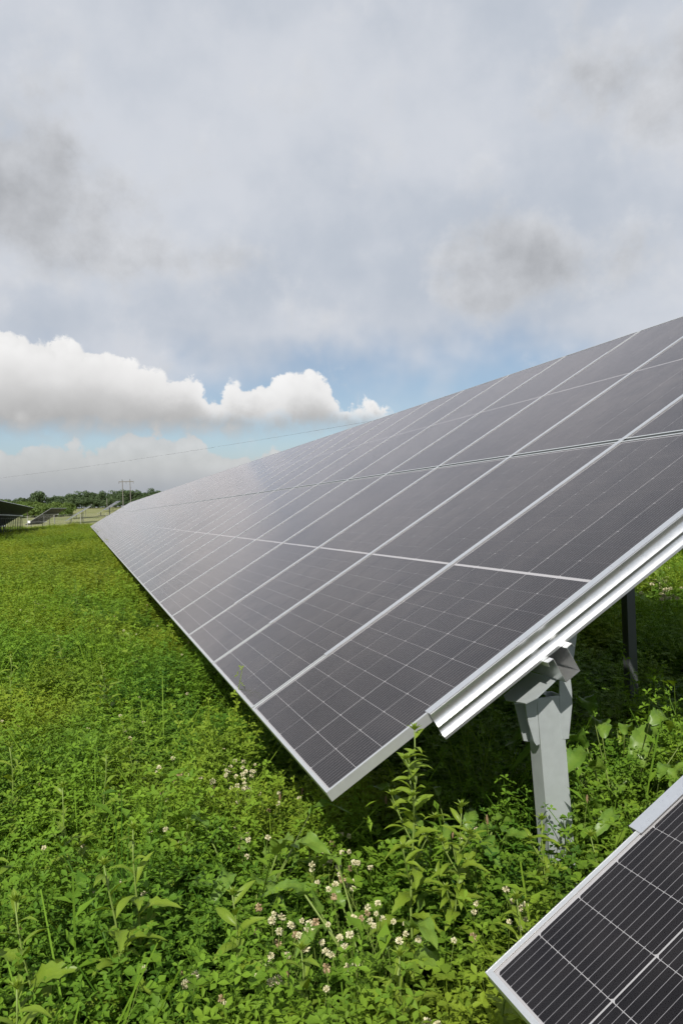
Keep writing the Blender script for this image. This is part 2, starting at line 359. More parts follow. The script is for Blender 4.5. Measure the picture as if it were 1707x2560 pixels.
def rail_mesh(end):
    """end: 0 = between panels, -1 = near end of a table (outer side faces -Y), 1 = far end"""
    b = MB(); W = (0, 1, 0); Nv = tuple(PZ); p0 = PY * RV0; p1 = PY * RV1; th = .0022
    b.sheet([(-.0185, .0009), (.0185, .0009)], W, Nv, p0, p1, th)
    if end == 0:
        b.sheet([(-.002, .0), (-.002, -.10)], W, Nv, p0, p1, .0035)
    else:
        s = end
        prof = arc((s * .0182, .0004), (s * .0225, -.050), -.17 * s, 14) + arc((s * .0220, -.0520), (s * .0115, -.0555), .0, 3) + arc((s * .0112, -.057), (s * .0235, -.091), -.16 * s, 10) + [(s * .0238, -.1000)]
        if s < 0: prof = [(a - .0004, n) for a, n in prof]
        b.sheet(prof, W, Nv, p0, p1, th * (1 if s > 0 else -1))
        b.sheet([(s * .0235, -.1005), (-s * .03, -.1005)], W, Nv, p0, p1, .002)
    return b.mesh('rail', 'galvanised', True)
def smooth_by_angle(me, ang=35):
    bm = bmesh.new(); bm.from_mesh(me)
    for e in bm.edges:
        if len(e.link_faces) == 2 and e.calc_face_angle(0) > math.radians(ang): e.smooth = False
    bm.to_mesh(me); bm.free()
RAIL = {e: rail_mesh(e) for e in (-1, 0, 1)}
for r_ in RAIL.values(): smooth_by_angle(r_)
def purlin_mesh(y0, y1, v):
    b = MB(); c = v; hw = .034; top = -.1030; bot = -.200
    prof = [(c - hw - .024, top - .012), (c - hw - .022, top), (c - hw, top), (c - hw, bot), (c + hw, bot), (c + hw, top), (c + hw + .022, top), (c + hw + .024, top - .012)]
    b.sheet(prof, tuple(PY), tuple(PZ), (0, y0, 0), (0, y1, 0), .0030)
    return b.mesh('purlin', 'galvanised')
V_F, V_R = .905, 3.16
def cbox_post(b, w, dpt, z0, z1, t=.005, lean=0.):
    """C-section: web towards -Y, flanges going back, small lips"""
    i0 = len(b.v)
    b.sheet([(w / 2 - .022, dpt), (w / 2, dpt), (w / 2, 0), (-w / 2, 0), (-w / 2, dpt), (-w / 2 + .022, dpt)], (1, 0, 0), (0, 1, 0), (0, 0, z0), (0, 0, z1), t)
    for i in range(i0, len(b.v)):
        x, y, z = b.v[i]; b.v[i] = (x - lean * (z - z0), y, z)
    return b
def table(name, loc, cols, label, cat_group, detail_fn, near_end=True, far_end=True, mirror=False, yaw=0, hz=None, posts_f=None, posts_r=None, head_first=True, upper=True, rails=True):
    root = empty(name, loc, (0, 0, yaw)); thing(root, label, 'solar array', cat_group)
    for k in cols:
        for tier in (0, 1): add_panel(root, k, tier, detail_fn(k, tier))
    y0 = cols[0] * PITCH; y1 = cols[-1] * PITCH + PW
    if rails:
        for k in cols[1:]: obj('rail', RAIL[0], root, (0, k * PITCH - (PITCH - PW) / 2, Z0))
        obj('rail', RAIL[-1], root, (0, y0 - .0006, Z0)); obj('rail', RAIL[1], root, (0, y1 + .0006, Z0))
    for v in (V_F, V_R): obj('purlin', purlin_mesh(y0 - .055, y1 + .055, v), root, (0, 0, Z0))
    return root, y0, y1
POSTM = {}
def plate(b, poly, th, nrm):
    """flat plate: poly = world points, thickness th along nrm"""
    i = len(b.v); n = len(poly); nrm = np.array(nrm, float); b.v += [tuple(np.array(p)) for p in poly] + [tuple(np.array(p) + nrm * th) for p in poly]
    b.f += [tuple(i + q for q in range(n)), tuple(i + n + q for q in reversed(range(n)))] + [(i + q, i + n + q, i + n + (q + 1) % n, i + (q + 1) % n) for q in range(n)]; b.m += [0] * (n + 2); return b
P0 = np.array((.939, .10, 0.))                                       # foot of the first front post
def zp(pts): return [(1200 + x / 5.227, 1550 + y / 5.227) for x, y in pts]
def on_y_poly(pts, Y): return [on_y(x, y, Y) - P0 for x, y in zp(pts)]
def on_n_poly(pts, off):
    p0 = np.array((0, 0, Z0)) + NN * off; out = []
    for x, y in zp(pts): d_ = ray(x, y); out.append(CAM + d_ * ((p0 - CAM) @ NN) / (d_ @ NN) - P0)
    return out
def front_post_parts(root, x, y, top, mat='post_steel'):
    """C post with the tilting head that carries the front purlin"""
    key = ('f', mat)
    if key not in POSTM:
        post = cbox_post(MB(), .100, .062, -.05, .955, .005, .052).mesh('post', mat)
        ear = plate(MB(), on_y_poly([(585, 950), (610, 905), (660, 888), (710, 905), (735, 950), (738, 1040), (745, 1230), (760, 1375), (775, 1620), (735, 1640), (705, 1600), (640, 1380), (605, 1230), (590, 1080)], .088), .006, (0, 1, 0))
        wing = plate(MB(), on_y_poly([(450, 1090), (590, 1085), (640, 1230), (690, 1400), (720, 1600), (570, 1580), (500, 1300)], .165), .006, (0, 1, 0))
        cheek = plate(MB(), on_y_poly([(1035, 800), (1175, 745), (1195, 930), (1200, 1100), (1155, 1550), (1075, 1560), (1045, 1300), (1035, 1000)], .094), .005, (0, 1, 0))
        strut = plate(MB(), on_y_poly([(1075, 290), (1240, 140), (1262, 190), (1215, 520), (1100, 420)], .21), .006, (0, 1, 0))
        saddle = plate(MB(), on_n_poly([(300, 985), (660, 680), (1000, 760), (735, 1010), (585, 1085), (330, 1045)], -.2040), .005, -NN)
        saddle.tube([on_y(*zp([(840, 975)])[0], .13) - P0, on_y(*zp([(845, 930)])[0], .13) - P0], .007, 6)
        c = on_y(*zp([(662, 985)])[0], .088) - P0
        bolt = MB().tube([c + np.array((0, -.004, 0)), c + np.array((0, .075, 0))], .007, 10); bolt.tube([c + np.array((0, -.0035, 0)), c + np.array((0, -.0005, 0))], .0150, 14); bolt.tube([c + np.array((0, -.011, 0)), c + np.array((0, -.0036, 0))], .0100, 6)
        clip = MB()
        for q in ([(660, 590), (760, 515), (790, 575), (740, 560), (680, 615)], [(1020, 270), (1125, 210), (1140, 240), (1060, 290)]): plate(clip, on_y_poly(q, .03), .02, (0, 1, 0))
        POSTM[key] = [(nm, m_.mesh(nm, mt)) for nm, m_, mt in (('pivot_plate', ear, mat), ('side_plate', wing, mat), ('side_plate', cheek, mat), ('strut', strut, mat), ('saddle', saddle, mat), ('bolt', bolt, 'galvanised'), ('clip', clip, 'galvanised'))]
        POSTM[key].insert(0, ('post', post))
    p = obj('post', POSTM[key][0][1], root, (x, y, 0))
    for nm, me in POSTM[key][1:]: obj(nm, me, p)
    return p
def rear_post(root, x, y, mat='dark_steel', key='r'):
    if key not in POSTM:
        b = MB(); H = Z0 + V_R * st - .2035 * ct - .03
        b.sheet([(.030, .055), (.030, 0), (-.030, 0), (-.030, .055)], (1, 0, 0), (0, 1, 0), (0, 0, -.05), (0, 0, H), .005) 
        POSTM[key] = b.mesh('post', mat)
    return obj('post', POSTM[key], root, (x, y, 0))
NC = 74
det = lambda k, t: 2 if (k in (0, 1) and t == 0) else 1
main, y0, y1 = table('solar_table', (0, 0, 0), list(range(NC)), 'long two-tier tilted solar array stretching away across the green field', None, det)
for i in range(26):
    if i * 3.336 + .1 < y1: front_post_parts(main, .939, .10 + i * 3.336, 1.0)
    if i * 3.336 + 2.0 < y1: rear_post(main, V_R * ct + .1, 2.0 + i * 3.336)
GAP = .9842
fg = empty('solar_table', (0, 0, 0)); thing(fg, 'nearest solar array at the bottom right corner, only its dark lower corner in view', 'solar array')
for k in range(-4, 0):
    for tier in (0, 1):
        # columns counted backwards from the far end of this table
        yy1 = -GAP + (k + 1) * PITCH
        p = add_panel(fg, 0, tier, 2 if (k == -1 and tier == 0) else 1); p.location = Vector((0, yy1, Z0)) + PY * (tier * (PL + JG))
for k in range(-4, -1): obj('rail', RAIL[0], fg, (0, -GAP + (k + 1) * PITCH + (PITCH - PW) / 2, Z0))
obj('rail', RAIL[1], fg, (0, -GAP + .0006, Z0)); obj('rail', RAIL[-1], fg, (0, -GAP - 3 * PITCH - PW - .0006, Z0))
for v in (V_F, V_R): obj('purlin', purlin_mesh(-GAP - 4 * PITCH, -GAP - .30, v), fg, (0, 0, Z0))
front_post_parts(fg, .939, -GAP - 2.9, 1.0); rear_post(fg, V_R * ct + .1, -GAP - 1.6)

def simple_row(label, loc, ncols, yaw=0., lower=None, group=None, post_step=2):
    root = empty('solar_table', loc, (0, 0, yaw)); thing(root, label, 'solar array', group)
    for k in range(ncols):
        for tier in (0, 1): add_panel(root, k, tier, 0)
    for v in (V_F, V_R): obj('purlin', purlin_mesh(-.05, ncols * PITCH + .05, v), root, (0, 0, Z0))
    for k in range(0, ncols, post_step):
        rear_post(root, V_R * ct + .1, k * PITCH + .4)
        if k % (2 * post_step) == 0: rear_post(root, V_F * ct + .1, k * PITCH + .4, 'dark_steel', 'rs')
    return root
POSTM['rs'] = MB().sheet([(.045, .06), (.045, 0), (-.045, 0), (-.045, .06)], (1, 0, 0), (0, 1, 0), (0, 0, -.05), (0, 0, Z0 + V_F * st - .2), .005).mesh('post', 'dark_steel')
ROWP = 10.45
simple_row('neighbouring solar row at the left edge, seen from its dark underside with many posts', (-ROWP, 46, 0), 46)
simple_row('solar row behind the main array, glimpsed at the right edge below the bright rail', (ROWP, 1.0, 0), 22)
def at(px_, Y): q = on_y(px_, 1280, Y); return float(q[0])
simple_row('small pale solar table standing end-on behind the fence, like a slanted bar', (at(166, 137), 137, ground_h(137) - .25), 5, math.radians(4))
simple_row('tiny solar table peeping out behind the slanted end-on table', (at(180, 168), 168, ground_h(168) - .2), 6, 0)
simple_row('tiny solar table farther right beyond the fence, on a thin post', (at(243, 178), 178, ground_h(178) - .2), 5, 0)
simple_row('solar table beyond the left row turned away so its dark back shows', (at(60, 121), 121, ground_h(121) - .25), 6, math.radians(-18))
simple_row('pale distant solar table near the far end of the main array', (at(268, 215), 215, ground_h(215) - .3), 3, math.radians(20))

# ------------------------------------------------------------------ fence
FY = 113.0
fence = empty('wire_fence', (0, FY, ground_h(FY))); thing(fence, 'thin wire mesh fence with pale posts across the far end of the field', 'fence')
pm_ = MB().tube([(0, 0, -.2), (0, 0, 2.0)], .045, 6).mesh('post', 'fence_steel')
fx = at(68.6, FY); step = 3.55
xsF = [fx + step * i for i in range(-5, 6)]
for x in xsF: obj('post', pm_, fence, (x, 0, 0))
for z in (.15, .65, 1.15, 1.65, 1.95): obj('wire', MB().tube([(xsF[0], 0, z), (xsF[-1], 0, z)], .006, 4).mesh('wire', 'fence_steel'), fence)
b = MB()
for s in (-1, 1):
    for i in range(int((xsF[-1] - xsF[0]) / .16)):
        x = xsF[0] + i * .16; b.tube([(x, s * .006, .1), (min(max(x + s * 1.85, xsF[0]), xsF[-1]), s * .006, 1.95)], .0022, 3, False)
o = obj('wire_mesh', b.mesh('wire_mesh', 'fence_steel'), fence); o['kind'] = 'stuff'
sg = thing(obj('sign_board', MB().box((-.16, -.02, 0), (.16, .02, .34)).mesh('sign_board', 'white_paint'), None, (at(72.5, FY) + .0, FY - .06, ground_h(FY) + .95)), 'small blank white board hanging on the wire fence', 'sign')

# ------------------------------------------------------------------ power line
YP = 235.
xp = at(319, YP); gp = ground_h(YP)
hp = empty('power_pole', (xp, YP, gp)); thing(hp, 'two-legged wooden power pole with crossarm in front of the trees', 'power pole')
for s in (-1, 1): obj('pole', MB().tube([(s * 1.12, 0, -.5), (s * 1.12, 0, 8.9)], [.15, .10], 8).mesh('pole', 'wood_pole'), hp)
obj('crossarm', MB().box((-2.2, -.08, 8.05), (2.2, .08, 8.28)).mesh('crossarm', 'wood_pole'), hp)
for x in (-2.1, 0, 2.1): obj('insulator', MB().tube([(x, 0, 7.5), (x, 0, 8.05)], [.07, .05], 6).mesh('insulator', 'cable'), hp)
sp = empty('power_pole', (at(269, 228), 228, ground_h(228))); thing(sp, 'single short grey pole standing left of the two-legged power pole', 'pole')
obj('pole', MB().tube([(0, 0, -.5), (0, 0, 3.4)], .09, 6).mesh('pole', 'wood_pole'), sp)
A = on_y(-120, 1209, 178.); Bq = on_y(1000, 1040, 84.)
pts = []
for t in np.linspace(-.4, 1.5, 40): p = A + (Bq - A) * t; p[2] += -1.2 * 4 * t * (1 - t) * .5; pts.append(tuple(p))
thing(obj('power_cable', MB().tube(pts, .012, 5).mesh('power_cable', 'cable')), 'thin dark overhead cable crossing the sky above the treeline', 'cable')

# ------------------------------------------------------------------ trees beyond the meadow
def crown_mesh(seed, h, wd, n, size, mat, base=.15):
    r = np.random.RandomState(seed); V = []; Fc = []; T = []
    cl = []
    for i in range(16):
        a = r.rand() * 6.283; zz = base + (1 - base) * r.rand() ** .8; rr = wd * .5 * math.sqrt(max(.05, 1 - ((zz - .55) / .5) ** 2)) * r.rand() ** .5
        cl.append((rr * math.cos(a), rr * math.sin(a), zz * h * .9, (.13 + .14 * r.rand()) * min(h, wd * 1.3)))
    for i in range(n):
        cx, cy_, cz, cr = cl[r.randint(len(cl))]; v = r.normal(size=3); v /= np.linalg.norm(v); p = np.array((cx, cy_, cz)) + v * cr * (.55 + .5 * r.rand()) * np.array((1.15, 1.15, .9))
        nn = v + r.normal(size=3) * .6; nn /= np.linalg.norm(nn); a = np.cross(nn, r.normal(size=3)); a /= np.linalg.norm(a); b_ = np.cross(nn, a); s = size * (.6 + .8 * r.rand())
        i0 = len(V); V += [tuple(p + a * s), tuple(p + b_ * s * .6), tuple(p - a * s), tuple(p - b_ * s * .6)]; Fc.append((i0, i0 + 1, i0 + 2, i0 + 3)); T.append(r.rand())
    me = new_mesh('crown', V, Fc, mat); set_tint(me, T); return me
CROWNS = [crown_mesh(s, 1., 1.05, 1500, .05, 'tree_leaf') for s in (1, 2, 3, 4)]
CTALL = [crown_mesh(s, 1., .62, 1300, .045, 'tree_leaf', .12) for s in (11, 12)]
SHRUB = [crown_mesh(s, 1., 1.9, 1300, .07, 'shrub_leaf', .0) for s in (21, 22, 23)]
TRUNK = MB().tube([(0, 0, -.1), (.01, 0, .22), (-.005, .01, .45), (.01, 0, .7)], [.035, .026, .02, .008], 6); 
for a in range(5):
    an = a * 1.256; TRUNK.tube([(0, 0, .28 + .05 * a), (.16 * math.cos(an), .16 * math.sin(an), .5 + .05 * a)], [.014, .005], 4)
TRUNK = TRUNK.mesh('trunk', 'bark')
def tree(name, px_, Y, ytop, crown, label, cat, group, wf=1.):
    X = at(px_, Y); gz = ground_h(Y); top = on_y(px_, ytop, Y)[2]; h = max(1.2, top - gz)
    root = empty(name, (X, Y, gz), (0, 0, rnd.random() * 6.28)); thing(root, label, cat, group)
    c = obj('crown', crown, root); c.scale = (h * wf, h * wf, h * 1.06); t = obj('trunk' if name != 'shrub' else 'stem', TRUNK, root); t.scale = (h, h, h * .95)
LT = 'dark green broadleaf tree in the dense treeline beyond the meadow'
skyline = [(-30, 1246), (-12, 1250), (6, 1249), (22, 1251), (40, 1250), (54, 1245), (66, 1246), (92, 1247), (122, 1247), (136, 1244), (148, 1241), (160, 1243), (172, 1238), (182, 1237), (194, 1240), (206, 1233), (218, 1232), (228, 1233), (238, 1234), (248, 1237), (257, 1232), (268, 1238), (278, 1240), (292, 1231), (302, 1230), (314, 1228), (324, 1227), (336, 1230), (346, 1232), (358, 1234), (368, 1232), (381, 1226), (394, 1231), (406, 1229), (420, 1231), (440, 1233)]
for i, (x, yt) in enumerate(skyline): tree('broadleaf_tree', x, 262 + rnd.uniform(-8, 10), yt, CROWNS[i % 4], LT, 'tree', 'trees of the far treeline', rnd.uniform(.85, 1.15))
for i in range(20): tree('broadleaf_tree', 172 + i * 12 + rnd.uniform(-4, 4), 247 + rnd.uniform(-3, 3), 1246 + rnd.uniform(-3, 5), CROWNS[(i * 3 + 1) % 4], 'rounded grey-green tree in the front line of the wood beyond the meadow', 'tree', 'front trees of the wood', rnd.uniform(.9, 1.25))
tree('broadleaf_tree', 103, 262, 1230, CROWNS[2], 'tall round-headed tree rising above the shrubs left of the wood', 'tree', None, .92)
tree('broadleaf_tree', 83, 268, 1234, CTALL[0], 'narrow dark tree just left of the tall round-headed tree', 'tree', None, 1.0)
for i in range(14): tree('shrub', 14 + i * 12.5 + rnd.uniform(-3, 3), 205 + rnd.uniform(-6, 8), 1258 + i * .35 + rnd.uniform(-3, 2), SHRUB[i % 3], 'light green bush on the slope in front of the wood', 'shrub', 'bushes in front of the wood', rnd.uniform(.9, 1.2))
for i in range(7): tree('shrub', 70 + i * 15 + rnd.uniform(-3, 3), 186 + rnd.uniform(-3, 3), 1268 + rnd.uniform(-2, 2), SHRUB[(i + 1) % 3], 'low bush at the foot of the light green thicket', 'shrub', 'low bushes at the thicket foot', rnd.uniform(1., 1.3))

# ------------------------------------------------------------------ ground cover (stuff): leaf clumps scattered over the field
class Leaves:
    def __init__(s): s.v = []; s.f = []; s.t = []
    def leaflet(s, p, dirv, up, L, Wd, fold, tint, obov=.62):
        d_ = dirv / np.linalg.norm(dirv); sd = np.cross(d_, up); sd /= max(np.linalg.norm(sd), 1e-6); nn = np.cross(sd, d_); i = len(s.v)
        P = [p, p + d_ * L * .32 + sd * Wd * .36 + nn * fold * Wd, p + d_ * L * obov + sd * Wd * .5 + nn * fold * Wd * 1.3, p + d_ * L - nn * L * .08, p + d_ * L * obov - sd * Wd * .5 + nn * fold * Wd * 1.3, p + d_ * L * .32 - sd * Wd * .36 + nn * fold * Wd, p + d_ * L * .55 - nn * fold * Wd * .3]
        s.v += [tuple(q) for q in P]
        for a, b_ in ((0, 1), (1, 2), (2, 3), (3, 4), (4, 5), (5, 0)): s.f.append((i + b_, i + a, i + 6)); s.t.append(tint)
    def strip(s, a, b_, wd, tint):
        d_ = b_ - a; sd = np.cross(d_, (.3, .8, .1)); sd = sd / max(np.linalg.norm(sd), 1e-6) * wd; i = len(s.v)
        s.v += [tuple(a + sd), tuple(a - sd), tuple(b_ - sd * .7), tuple(b_ + sd * .7)]; s.f.append((i, i + 1, i + 2, i + 3)); s.t.append(tint)
def trifoliate(Lv, r, p, nrm, L, Wd, tint, obov):
    nrm = nrm / np.linalg.norm(nrm); a = np.cross(nrm, r.normal(size=3)); a /= np.linalg.norm(a); b_ = np.cross(nrm, a); ph = r.rand() * 6.28
    for q in range(3):
        an = ph + q * 2.094 + r.normal() * .15; dv = a * math.cos(an) + b_ * math.sin(an) + nrm * (.15 + .25 * r.rand())
        Lv.leaflet(p, dv, nrm, L * (.85 + .3 * r.rand()), Wd, .10 + .12 * r.rand(), min(1, max(0, tint + r.normal() * .12)), obov)
def clump(name, seed, kind):
    r = np.random.RandomState(seed); Lv = Leaves()
    if kind == 'clover':
        for i in range(26):
            a = r.rand() * 6.28; rr = .11 * math.sqrt(r.rand()); h = .10 + .20 * r.rand() ** .6; p = np.array((rr * math.cos(a), rr * math.sin(a), h)); nrm = np.array((r.normal() * .38, r.normal() * .38, 1.))
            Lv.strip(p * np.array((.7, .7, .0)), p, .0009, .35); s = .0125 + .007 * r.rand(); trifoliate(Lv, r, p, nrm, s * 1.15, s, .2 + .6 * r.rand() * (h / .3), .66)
    elif kind == 'alfalfa':
        for i in range(6):
            a = r.rand() * 6.28; rr = .08 * math.sqrt(r.rand()); b0 = np.array((rr * math.cos(a), rr * math.sin(a), 0.)); H = .26 + .15 * r.rand(); ln = np.array((r.normal() * .10, r.normal() * .10, 0))
            prev = b0
            for k in range(1, 5): t = k / 4; p = b0 + ln * t * t + np.array((0, 0, H * t)); Lv.strip(prev, p, .0013, .3); prev = p
            for k in range(17):
                t = .32 + .68 * (k + r.rand()) / 17; p = b0 + ln * t * t + np.array((0, 0, H * t)); an = k * 2.4 + r.rand(); out = np.array((math.cos(an), math.sin(an), .35)); pl_ = p + out * (.014 + .016 * r.rand()) * (1.2 - .6 * t)
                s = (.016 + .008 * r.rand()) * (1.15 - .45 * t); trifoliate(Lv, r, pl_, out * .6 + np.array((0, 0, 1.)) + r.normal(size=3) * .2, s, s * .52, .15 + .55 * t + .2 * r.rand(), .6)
    elif kind == 'broad':
        for i in range(11):
            a = r.rand() * 6.28; H = .16 + .18 * r.rand(); p = np.array((.05 * math.cos(a), .05 * math.sin(a), H)); dv = np.array((math.cos(a), math.sin(a), .1 + .7 * r.rand())); L = .035 + .035 * r.rand()
            Lv.strip(np.zeros(3), p, .0014, .3); Lv.leaflet(p, dv, np.array((0, 0, 1.)), L, L * .42, .12, .5 + .5 * r.rand(), .45)
    elif kind == 'stalk':
        H = .36 + .14 * r.rand(); ln = r.normal(size=2) * .06; prev = np.zeros(3)
        for k in range(1, 5): t = k / 4; p = np.array((ln[0] * t * t, ln[1] * t * t, H * t)); Lv.strip(prev, p, .0022, .8); Lv.strip(prev, p + 1e-4, .0022, .8); prev = p
        for k in range(12):
            t = .25 + .75 * (k + .5 * r.rand()) / 12; an = k * 2.4 + r.rand() * .6; L = (.062 + .02 * r.rand()) * (1.2 - .75 * t); Lv.leaflet(np.array((ln[0] * t * t, ln[1] * t * t, H * t)), np.array((math.cos(an), math.sin(an), .25 + .9 * t * r.rand())), np.array((0, 0, 1.)), L, L * .36, .16, .85 + .15 * r.rand(), .42)
    elif kind == 'grass':
        for i in range(15):
            a = r.rand() * 6.28; H = .22 + .22 * r.rand(); b0 = np.array((.04 * r.normal(), .04 * r.normal(), 0)); o_ = np.array((math.cos(a), math.sin(a), 0)) * (.05 + .12 * r.rand())
            p1 = b0 + o_ * .3 + np.array((0, 0, H * .6)); p2 = b0 + o_ + np.array((0, 0, H)); Lv.strip(b0, p1, .0022, .6); Lv.strip(p1, p2, .0016, .8)
    me = new_mesh(name, Lv.v, Lv.f, 'clover_leaf'); set_tint(me, Lv.t); return me
src = bpy.data.collections.new('clump_source')          # not linked to the scene: only feeds the scatter
TILE = .40
def arrays(me):
    n = len(me.vertices); v = np.zeros(n * 3, np.float32); me.vertices.foreach_get('co', v); lt = np.zeros(len(me.polygons), np.int32); me.polygons.foreach_get('loop_total', lt)
    li = np.zeros(len(me.loops), np.int32); me.loops.foreach_get('vertex_index', li); t = np.zeros(len(me.polygons), np.float32); me.attributes['tint'].data.foreach_get('value', t)
    return v.reshape(-1, 3), lt, li, t
BASE = {kd: [arrays(clump('leaf_clump', 100 + 7 * i + 31 * len(kd), kd)) for i in range(3)] for kd in ('clover', 'alfalfa', 'broad', 'grass', 'stalk')}
def tile_mesh(seed, dens, p_alf, s, sz, mat='clover_leaf', lo=.42, half=TILE / 2):
    """one square tile of ground cover: clumps joined, crowded into a few taller plants with thin gaps between them"""
    r = np.random.RandomState(seed); n = int(dens * (2 * half) ** 2); V = []; LT = []; LI = []; T = []; o_ = 0
    ctr = [((r.rand(2) * 2 - 1) * half, .045 + .05 * r.rand(), .55 + .75 * r.rand()) for _ in range(8)]
    for i in range(n):
        x, y = (r.rand(2) * 2 - 1) * half; bmp = max([h_ * math.exp(-((x - c[0]) ** 2 + (y - c[1]) ** 2) / (2 * w_ * w_)) for c, w_, h_ in ctr])
        if bmp < .34 and r.rand() < .80: continue
        hf = lo + .72 * bmp; q_ = r.rand(); kd = 'broad' if q_ < .06 else 'grass' if q_ < .09 else 'stalk' if q_ < .125 else 'alfalfa' if r.rand() < p_alf else 'clover'
        v, lt, li, t = BASE[kd][r.randint(3)]; a_ = r.rand() * 6.28; c_, s_ = math.cos(a_), math.sin(a_); k_ = s * (.75 + .5 * r.rand()); kz = sz * hf * (.80 + .4 * r.rand())
        lx, ly = r.normal(size=2) * .16
        vv = np.stack([(v[:, 0] * c_ - v[:, 1] * s_) * k_ + x + v[:, 2] * lx, (v[:, 0] * s_ + v[:, 1] * c_) * k_ + y + v[:, 2] * ly, v[:, 2] * kz], 1)
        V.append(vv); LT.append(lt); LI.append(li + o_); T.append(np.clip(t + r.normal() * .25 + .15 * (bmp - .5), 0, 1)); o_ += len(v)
    V = np.concatenate(V); LT = np.concatenate(LT); LI = np.concatenate(LI); T = np.concatenate(T)
    me = bpy.data.meshes.new('leaf_tile'); me.vertices.add(len(V)); me.vertices.foreach_set('co', V.astype(np.float32).ravel()); me.loops.add(len(LI)); me.loops.foreach_set('vertex_index', LI.astype(np.int32)); me.polygons.add(len(LT))
    me.polygons.foreach_set('loop_start', np.concatenate([[0], np.cumsum(LT)[:-1]]).astype(np.int32)); me.materials.append(MATS[mat]); me.update(calc_edges=True); set_tint(me, T); return me
SPEC = [(280, p, 1.45, 1.25) for p in (.12, .2, .35, .5, .65, .75, .85, .92)] + [(120, p, 1.9, 1.25, 'field_leaf', .30) for p in (.3, .5, .7, .9)]
for i, sp_ in enumerate(SPEC):
    o = bpy.data.objects.new('c%02d' % i, tile_mesh(200 + i, *sp_)); src.objects.link(o)
def scatter(name, P, rot, scl, idx, label):
    me = bpy.data.meshes.new(name); n = len(P); me.vertices.add(n); me.vertices.foreach_set('co', np.asarray(P, dtype=np.float32).ravel())
    for nm, ty, key, arr in (('rot', 'FLOAT_VECTOR', 'vector', rot), ('scl', 'FLOAT_VECTOR', 'vector', scl), ('pick', 'INT', 'value', idx)):
        a = me.attributes.new(nm, ty, 'POINT'); a.data.foreach_set(key, np.asarray(arr, dtype=np.int32 if ty == 'INT' else np.float32).ravel())
    o = obj(name, me); o['kind'] = 'stuff'; o['label'] = label
    ng = bpy.data.node_groups.new(name, 'GeometryNodeTree'); ng.interface.new_socket('Geometry', in_out='INPUT', socket_type='NodeSocketGeometry'); ng.interface.new_socket('Geometry', in_out='OUTPUT', socket_type='NodeSocketGeometry')
    N, L = ng.nodes, ng.links; gi = N.new('NodeGroupInput'); go_ = N.new('NodeGroupOutput'); ip = N.new('GeometryNodeInstanceOnPoints'); ci = N.new('GeometryNodeCollectionInfo')
    ci.inputs['Collection'].default_value = src; ci.inputs['Separate Children'].default_value = True; ci.inputs['Reset Children'].default_value = True
    def na(nm, ty):
        q_ = N.new('GeometryNodeInputNamedAttribute'); q_.data_type = ty; q_.inputs[0].default_value = nm; return q_.outputs[0]
    e2r = N.new('FunctionNodeEulerToRotation'); L.new(na('rot', 'FLOAT_VECTOR'), e2r.inputs[0])
    L.new(gi.outputs[0], ip.inputs['Points']); L.new(ci.outputs[0], ip.inputs['Instance']); ip.inputs['Pick Instance'].default_value = True
    L.new(na('pick', 'INT'), ip.inputs['Instance Index']); L.new(e2r.outputs[0], ip.inputs['Rotation']); L.new(na('scl', 'FLOAT_VECTOR'), ip.inputs['Scale']); L.new(ip.outputs[0], go_.inputs[0])
    o.modifiers.new('scatter', 'NODES').node_group = ng; return o
def vnoise(x, y, s, seed=0):
    r = np.random.RandomState(seed); out = np.zeros_like(x)
    for i in range(7):
        a = r.rand() * 6.28; f = s * (.6 + 1.2 * r.rand()); out += np.sin((x * math.cos(a) + y * math.sin(a)) * f + r.rand() * 6.28)
    return out / 3.7
def zone(x0, x1, yy0, yy1, cell, seed, keep=None, lo=0, hi=8, hs=1.):
    """tiles on a jittered grid, cell = tile spacing; the tile kind follows slow patches of clover and alfalfa"""
    r = np.random.RandomState(seed); X, Y = np.meshgrid(np.arange(x0, x1, cell), np.arange(yy0, yy1, cell)); n = X.size; x = X.ravel() + r.normal(size=n) * cell * .10; y = Y.ravel() + r.normal(size=n) * cell * .10
    if keep is not None: kk = keep(x, y); x = x[kk]; y = y[kk]; n = len(x)
    hn = vnoise(x, y, 1.1, 3) * .6 + vnoise(x, y, 3.1, 5) * .4; mixn = vnoise(x, y, .9, 9) * .33 + .5 + r.normal(size=n) * .14
    idx = lo + np.clip((mixn * (hi - lo)).astype(int), 0, hi - lo - 1); s = cell / TILE * 1.06 * np.ones(n); z = np.array([ground_h(v) for v in y])
    amp = .26 + .16 * np.clip((y - 3) / 6, 0, 1)
    szz = hs * (1.0 + amp * np.clip(hn, -1.2, 1.2)) * (.84 + .32 * r.rand(n)) * np.where((x > .12) & (x < 3.9) & (y > .95) & (y < 82), .62, 1.)      # thinner growth in the drip shadow of the array
    return np.stack([x, y, z], 1), np.stack([r.normal(size=n) * .05, r.normal(size=n) * .05, r.rand(n) * 6.28], 1), np.stack([s, s, szz], 1), idx
def cat(zs): return [np.concatenate([z[i] for z in zs]) for i in range(4)]
infield = lambda x, y: x > -3.2 - .13 * (y + 2.25)
Z1 = cat([zone(-3.3, 3.6, -1.75, 5, .40, 1), zone(-5, 3.6, 5, 12, .44, 2, infield)])
Z2 = cat([zone(-7, 3.2, 12, 30, .50, 3, infield, 8, 12, 1.08), zone(-10, 1.6, 30, 60, .75, 4, infield, 8, 12, 1.1), zone(-14, 1.2, 60, 112, 1.1, 5, None, 8, 12, 1.1)])
Z3 = cat([zone(3.6, 14, -.5, 14, .44, 6, lambda x, y: (y < x * 1.25 + 1.5) & (y > x * .45 - 2.2), 0, 8, 1.15)])
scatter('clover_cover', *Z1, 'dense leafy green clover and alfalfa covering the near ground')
scatter('field_cover', *Z2, 'green crop of the field running back to the fence')
